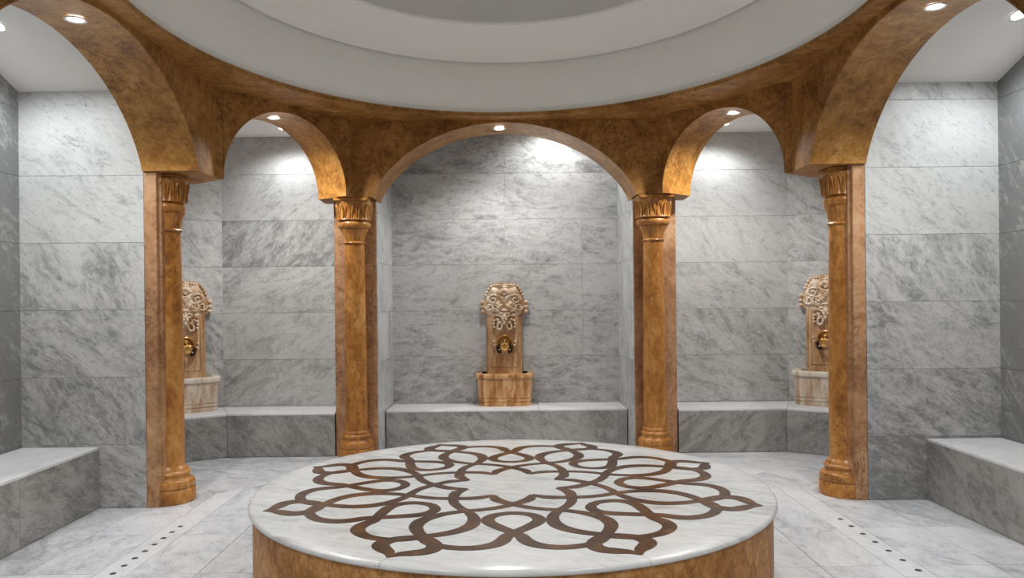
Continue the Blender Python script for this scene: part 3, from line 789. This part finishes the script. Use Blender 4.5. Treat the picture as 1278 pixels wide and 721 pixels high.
# ------------------------------------------------------------------ wall fountains
def fountain(label, loc, rz, basin_mat, rim_mat):
    """Carved wall fountain; local +Y points into the wall (wall face at y = 0), z = 0 on the bench."""
    t = thing('wall_fountain', label, 'fountain', loc, rz, 'carved wall fountains')
    W, D, HB = 0.315, 0.30, 0.355
    def dshape(w_, d_, n=28):
        """Half-oval plan: straight sides at the wall, rounded front."""
        pts = [(w_, -0.004)]
        ys_ = d_ * 0.60
        for i in range(n + 1):
            a = PI * i / n
            pts.append((w_ * math.copysign(abs(math.cos(a)) ** 0.5, math.cos(a)), -ys_ - (d_ - ys_) * math.sin(a) ** 0.8))
        pts.append((-w_, -0.004))
        return pts
    def loft(prof, name, mat, close_top=True):
        bm = bmesh.new(); rs = []
        for w_, d_, z in prof:
            rs.append([bm.verts.new((x, y, z)) for x, y in dshape(w_, d_)])
        m = len(rs[0])
        for p, q in zip(rs, rs[1:]):
            for i in range(m):
                j = (i + 1) % m
                bm.faces.new((p[i], q[i], q[j], p[j]))
        bm.faces.new(rs[0]);
        if close_top: bm.faces.new(list(reversed(rs[-1])))
        bmesh.ops.recalc_face_normals(bm, faces=bm.faces[:])
        return obj(name, bm, mat, t, True)
    loft([(0.288, 0.272, 0.0), (0.290, 0.274, 0.035), (0.282, 0.266, 0.041), (0.282, 0.266, 0.048), (0.291, 0.275, 0.054), (0.291, 0.275, 0.072), (0.283, 0.267, 0.078), (0.283, 0.267, 0.085), (0.291, 0.275, 0.091),
          (0.297, 0.280, 0.20), (0.302, 0.285, 0.296)], 'basin', basin_mat)
    loft([(0.302, 0.285, 0.298), (0.316, 0.299, 0.304), (0.321, 0.304, 0.318), (0.321, 0.304, 0.345), (0.316, 0.299, 0.355), (0.262, 0.245, 0.355), (0.254, 0.237, 0.348), (0.248, 0.231, 0.312)], 'basin_rim', rim_mat)
    # back plate: outline with shouldered head
    out = [(0.0, 0.300), (0.198, 0.300), (0.198, 0.985), (0.205, 1.0), (0.246, 1.005), (0.262, 1.03), (0.262, 1.065), (0.250, 1.085), (0.262, 1.105), (0.262, 1.135), (0.245, 1.158), (0.212, 1.165),
           (0.212, 1.20), (0.200, 1.235), (0.180, 1.27), (0.158, 1.30), (0.135, 1.325), (0.120, 1.345), (0.0, 1.352)]
    full = out + [(-x, z) for x, z in reversed(out[1:-1])]
    bm = bmesh.new()
    f = [bm.verts.new((x, -0.052, z)) for x, z in full]; b = [bm.verts.new((x, -0.003, z)) for x, z in full]
    bm.faces.new(f); bm.faces.new(list(reversed(b)))
    for i in range(len(full)):
        j = (i + 1) % len(full); bm.faces.new((f[i], b[i], b[j], f[j]))
    bmesh.ops.recalc_face_normals(bm, faces=bm.faces[:])
    ed = [e for e in bm.edges if abs(e.verts[0].co.y + 0.052) < 1e-5 and abs(e.verts[1].co.y + 0.052) < 1e-5]
    bmesh.ops.bevel(bm, geom=ed, offset=0.006, segments=2, affect='EDGES')
    obj('back_plate', bm, 'plate', t)
    # raised border of the sunk panel
    for sx in (-1, 1):
        bm = bmesh.new(); tube(bm, [(sx * 0.150, -0.054, 0.42), (sx * 0.150, -0.054, 0.97)], 0.007, 8); obj('panel_border', bm, 'plate', t, True)
        bm = bmesh.new(); tube(bm, [(sx * 0.182, -0.054, 0.37), (sx * 0.182, -0.054, 0.985)], 0.006, 8); obj('panel_border', bm, 'plate', t, True)
    bm = bmesh.new(); tube(bm, [(-0.150, -0.054, 0.42), (0.150, -0.054, 0.42)], 0.007, 8); obj('panel_border', bm, 'plate', t, True)
    Y = -0.072
    def carve(name, build, mat='carving'):
        bm = bmesh.new(); build(bm); return obj(name, bm, mat, t, True)
    def spiral(cx, cz, r0, turns, sgn, start, rad, n=26, y=Y):
        pts, rr = [], []
        for i in range(n + 1):
            k = i / n; a = start + sgn * turns * 2 * PI * k; r = r0 * (1 - 0.80 * k)
            pts.append((cx + r * math.cos(a), y - 0.004 - 0.012 * k, cz + r * math.sin(a))); rr.append(rad * (1 - 0.35 * k))
        return pts, rr
    def ground(bm):
        # low carved foliage covering the head of the plate
        nx_, nz_ = 56, 56
        def edge(z): return 0.196 if z < 1.02 else 0.205 if z < 1.19 else max(0.10, 0.205 - (z - 1.19) * 0.62)
        g = []
        for j in range(nz_ + 1):
            z = 0.985 + 0.345 * j / nz_; row = []
            for i in range(nx_ + 1):
                u = -1 + 2 * i / nx_; x = edge(z) * u; ax = abs(x)
                r = math.hypot(ax - 0.02, z - 1.0); a = math.atan2(z - 1.0, ax + 0.01)
                h = 0.5 + 0.5 * math.sin(11 * a + 30 * r)
                h2 = math.hypot(ax - 0.118, z - 1.165); h2 = 0.5 + 0.5 * math.cos(115 * h2 + 3 * math.atan2(z - 1.165, ax - 0.118))
                h3 = math.hypot(ax - 0.160, z - 1.080); h3 = 0.5 + 0.5 * math.cos(120 * h3 - 3 * math.atan2(z - 1.08, ax - 0.16))
                k2 = math.exp(-((ax - 0.118) ** 2 + (z - 1.165) ** 2) / 0.0036); k3 = math.exp(-((ax - 0.16) ** 2 + (z - 1.08) ** 2) / 0.0026)
                hh = h * max(0, 1 - k2 - k3) + h2 * k2 + h3 * k3
                rim = min(1.0, (1 - abs(u)) * 9, j / 4, (nz_ - j) / 4)
                row.append(bm.verts.new((x, -0.050 - (0.003 + 0.034 * hh) * max(0, rim), z)))
            g.append(row)
        for p, q in zip(g, g[1:]):
            for i in range(nx_): bm.faces.new((p[i], p[i + 1], q[i + 1], q[i]))
    bm = bmesh.new(); ground(bm); obj('carved_foliage', bm, 'carving', t, True)
    # crest: bead row, shell in its cartouche
    for i in range(9):
        x = -0.112 + 0.028 * i
        carve('bead', lambda bm: blob(bm, (x, -0.054, 1.332 - 0.004 * abs(i - 4) * 0.6), (0.0145, 0.017, 0.0145)))
    for sx in (-1, 1):
        for i, (x, z) in enumerate([(0.150, 1.312), (0.172, 1.283), (0.192, 1.25), (0.204, 1.215)]):
            carve('bead', lambda bm: blob(bm, (sx * x, -0.052, z), (0.017, 0.019, 0.015)))
    def shell(bm):
        for i in range(7):
            a = PI * (0.12 + 0.76 * i / 6)
            tube(bm, [(0.012 * math.cos(a), Y, 1.225 + 0.01 * math.sin(a)), (0.045 * math.cos(a), Y - 0.018, 1.225 + 0.045 * math.sin(a)), (0.072 * math.cos(a), Y - 0.006, 1.225 + 0.072 * math.sin(a))], [0.006, 0.013, 0.011], 8)
        blob(bm, (0, Y - 0.008, 1.222), (0.020, 0.016, 0.014))
    carve('shell', shell)
    def cartouche(bm):
        tube(bm, [(0.088 * math.cos(PI + PI * i / 14), Y - 0.004, 1.262 + 0.075 * math.sin(PI + PI * i / 14)) for i in range(15)], 0.009, 8)
    carve('cartouche', cartouche)
    for sx in (-1, 1):
        for cx_, cz_, r_, tn, st, rd in ((0.125, 1.165, 0.058, 1.3, 2.4, 0.0125), (0.165, 1.085, 0.048, 1.25, 0.3, 0.0115), (0.095, 1.085, 0.040, 1.2, 2.0, 0.010)):
            pts, rr = spiral(cx_, cz_, r_, tn, -1, st, rd)
            carve('leaf_scroll', lambda bm: tube(bm, [(sx * p[0], p[1], p[2]) for p in pts], rr, 8))
        for cz_ in (1.035, 1.085, 1.135):
            carve('shoulder_volute', lambda bm: (blob(bm, (sx * 0.244, -0.050, cz_), (0.025, 0.026, 0.024)), blob(bm, (sx * 0.236, -0.072, cz_), (0.011, 0.012, 0.011))))
        # acanthus sprays around the mask
        for i in range(6):
            a = D2(-55 + 26 * i)
            x0, z0 = 0.070 * math.cos(a), 0.99 + 0.085 * math.sin(a)
            x1, z1 = 0.122 * math.cos(a), 0.99 + 0.135 * math.sin(a)
            carve('acanthus_leaf', lambda bm: tube(bm, [(sx * x0, Y, z0), (sx * (x0 + x1) / 2, Y - 0.016, (z0 + z1) / 2 + 0.008), (sx * x1, Y - 0.002, z1)], [0.008, 0.014, 0.005], 7))
        # ring scrolls and long lobes under them
        pts, rr = spiral(0.036, 1.00, 0.036, 1.15, 1, 2.2, 0.0125)
        carve('ring_scroll', lambda bm: tube(bm, [(sx * p[0], p[1] - 0.012, p[2]) for p in pts], rr, 8))
        lob = [(0.062, 0.945), (0.070, 0.905), (0.080, 0.868), (0.078, 0.842), (0.056, 0.832), (0.036, 0.844), (0.026, 0.872), (0.030, 0.905)]
        carve('lobe', lambda bm: tube(bm, [(sx * x, Y - 0.010, z) for x, z in lob], [0.008, 0.010, 0.012, 0.0135, 0.014, 0.012, 0.010, 0.006], 8))
        for i, (x, z) in enumerate([(0.112, 0.93), (0.118, 0.895), (0.112, 0.86), (0.120, 0.70), (0.112, 0.655)]):
            carve('flower_bud', lambda bm: blob(bm, (sx * x, Y - 0.004, z), (0.014, 0.014, 0.014)))
    def mask(bm):
        blob(bm, (0, Y - 0.004, 0.965), (0.040, 0.030, 0.060), 3)          # face
        blob(bm, (0, Y - 0.036, 0.962), (0.009, 0.012, 0.020))             # nose
        for sx in (-1, 1):
            blob(bm, (sx * 0.016, Y - 0.031, 0.982), (0.010, 0.007, 0.006))
            blob(bm, (sx * 0.018, Y - 0.028, 0.948), (0.012, 0.010, 0.011))
        blob(bm, (0, Y - 0.029, 0.934), (0.015, 0.008, 0.005))             # mouth
        blob(bm, (0, Y - 0.020, 0.905), (0.018, 0.018, 0.024))             # beard
        blob(bm, (0, Y - 0.016, 1.047), (0.040, 0.022, 0.016))             # crown
    carve('mask', mask)
    # brass tap on its round escutcheon
    tz = 0.635
    bm = bmesh.new()
    ring = [(0.082 * math.cos(PI * 2 * i / 28), -0.062, tz + 0.045 + 0.082 * math.sin(PI * 2 * i / 28)) for i in range(-5, 20)]
    tube(bm, ring, 0.013, 9)
    esc = obj('escutcheon', bm, 'brass', t, True)
    bm = lathe([(0.074, 0), (0.072, 0.006), (0.055, 0.010), (0.040, 0.018), (0.020, 0.020)], 28)
    bmesh.ops.rotate(bm, verts=bm.verts[:], cent=(0, 0, 0), matrix=Matrix.Rotation(PI / 2, 3, 'X'))
    bmesh.ops.translate(bm, verts=bm.verts[:], vec=(0, -0.053, tz + 0.045))
    obj('rosette', bm, 'brass_dark', t, True)
    bm = bmesh.new()
    tube(bm, [(0, -0.06, tz + 0.03), (0, -0.10, tz + 0.035), (0, -0.14, tz + 0.025), (0, -0.165, tz - 0.005), (0, -0.168, tz - 0.035)], [0.020, 0.017, 0.016, 0.015, 0.017], 12)
    sp = obj('spout', bm, 'brass', t, True)
    bm = lathe([(0.014, 0.0), (0.036, 0.004), (0.049, 0.012), (0.049, 0.024), (0.034, 0.034), (0.014, 0.038)], 24, lambda a, k: 1 + 0.10 * math.cos(8 * a) * (1 if 0 < k < 5 else 0))
    bmesh.ops.rotate(bm, verts=bm.verts[:], cent=(0, 0, 0), matrix=Matrix.Rotation(PI / 2, 3, 'X'))
    bmesh.ops.translate(bm, verts=bm.verts[:], vec=(0, -0.155, tz + 0.012))
    obj('tap_knob', bm, 'brass', t, True)
    bm = bmesh.new(); blob(bm, (0, -0.12, tz + 0.066), (0.012, 0.012, 0.026)); obj('tap_finial', bm, 'brass', t, True)
    for sx in (-1, 1):
        bm = bmesh.new()
        tube(bm, [(sx * 0.02, -0.10, tz + 0.012), (sx * 0.052, -0.105, tz + 0.028), (sx * 0.074, -0.105, tz + 0.004), (sx * 0.064, -0.105, tz - 0.045), (sx * 0.040, -0.105, tz - 0.062)], [0.010, 0.017, 0.023, 0.026, 0.012], 10)
        h = obj('tap_lever', bm, 'bronze', t, True); h['label'] = 'dark bronze lever'
        bm = bmesh.new(); blob(bm, (sx * 0.058, -0.125, tz - 0.026), 0.010); obj('stud', bm, 'steel', h, True)
    return t
fountain('brown striped onyx wall fountain centred in the middle niche, wholly in view', (-0.015, NY - 0.001, H_C + 0.0005), 0.0, 'basin', 'basin')
ang = math.atan2(-0.53, 0.85)
wd = Vector((0.71, -0.443)).normalized()
for s, nm in ((-1, 'left'), (1, 'right')):
    k = 0.385
    x, y = CR[0] + wd.x * k, CR[1] + wd.y * k
    nx, ny = -wd.y * -1, -wd.x
    rz = math.atan2(wd.y, wd.x) if s > 0 else -math.atan2(wd.y, wd.x)
    inw = Vector((math.sin(-rz) * -1, math.cos(rz)))
    yv = Vector((-math.sin(rz), math.cos(rz)))      # local +Y in the room
    fountain(('pale-rimmed wall fountain half hidden behind the %s outer column, in the diagonal alcove' % nm), (s * x - yv.x * 0.001, y - yv.y * 0.001, H_D + 0.0005), rz, 'basin_pale', 'rim_pale')

# ------------------------------------------------------------------ downlights
def downlight(label, loc, normal, watts, cone=75, blend=0.7, col=WARM, group='recessed downlights', aim=None, lens_r=0.045):
    """Recessed lamp: steel ring, lit lens and the light it gives. NORMAL points out of the surface it is set in."""
    nv = Vector(normal).normalized()
    t = thing('downlight', label, 'lamp', loc, 0, group)
    q = nv.to_track_quat('Z', 'Y'); t.rotation_mode = 'QUATERNION'; t.rotation_quaternion = q
    obj('trim_ring', lathe([(0.064, 0.0), (0.066, 0.003), (0.060, 0.007), (0.050, 0.006), (0.047, 0.003), (0.046, 0.0)], 28, cap=False), 'steel', t, True)
    obj('lens', lathe([(0.0465, 0.0004), (0.040, 0.0022), (0.012, 0.003)], 24), 'lens', t, True)
    ld = bpy.data.lights.new('downlight_beam', 'SPOT'); ld.energy = watts; ld.color = col; ld.spot_size = math.radians(cone * 2); ld.spot_blend = blend; ld.shadow_soft_size = 0.05
    lo = bpy.data.objects.new('downlight_beam', ld); C.objects.link(lo)
    lo.parent = t
    lo.location = (0, 0, 0.06)
    d = Vector(aim) - Vector(loc) if aim else nv
    lo.rotation_mode = 'QUATERNION'
    lo.rotation_quaternion = q.inverted() @ (-d.normalized()).to_track_quat('Z', 'Y')
    return t
ap = SPRING + 0.712
downlight('small lit downlight at the crown of the middle arch', (-0.045, FACE_Y + 0.22, ap - 0.0085), (0, 0, -1), ARCH_LAMP * 0.8, aim=(0, FACE_Y + 0.1, 0))
for s, nm in ((-1, 'left'), (1, 'right')):
    mx = s * ((A_PT[0] + B_PT[0]) / 2 + DN[0] * 0.22); my = (A_PT[1] + B_PT[1]) / 2 + DN[1] * 0.22
    downlight('small lit downlight at the crown of the %s diagonal arch' % nm, (mx, my, SPRING + 0.666 - 0.0045), (0, 0, -1), ARCH_LAMP, aim=(mx, my, 0))
    downlight('bright downlight set in the underside of the %s side arch' % nm, (s * 2.56, 4.42 if s < 0 else 4.36, SPRING + 0.70 - 0.005), (0, 0, -1), ARCH_LAMP, aim=(s * 2.56, 4.36, 0))
    downlight('downlight in the white ceiling of the %s diagonal alcove' % nm, (s * 2.26, 7.56, 3.341), (0, 0, -1), NICHE_LAMP, col=COOL, aim=(s * 2.2, 7.75, 0))
    zc = 3.205 + (AL_Y - 4.98) * 0.371
    nrm = Vector((0, -0.371, -1)).normalized()
    downlight('downlight in the sloped white ceiling of the %s side alcove' % nm, (s * (3.42 if s < 0 else 3.49), 4.98, zc - 0.003), (0, -0.371, -1), NICHE_LAMP * 2.1, col=COOL, aim=(s * 3.3, 5.1, 0))
    for i, yy in enumerate((1.55, 0.2)):  # unseen lamps, added for fill light
        downlight('%s added fill downlight in the entrance ceiling on the %s, outside the picture' % (('first', 'second')[i], nm), (s * 1.75, yy, SOFFIT - 0.003), (0, 0, -1), ENTRANCE_FILL, cone=55, aim=(s * 1.2, yy + 1.0, 0), group='added entrance fill lights')
downlight('downlight hidden above the middle arch, over the niche bench', (0.52, 7.90, 3.598), (0, 0, -1), NICHE_LAMP * 1.7, col=COOL, aim=(0.52, 8.12, 0))
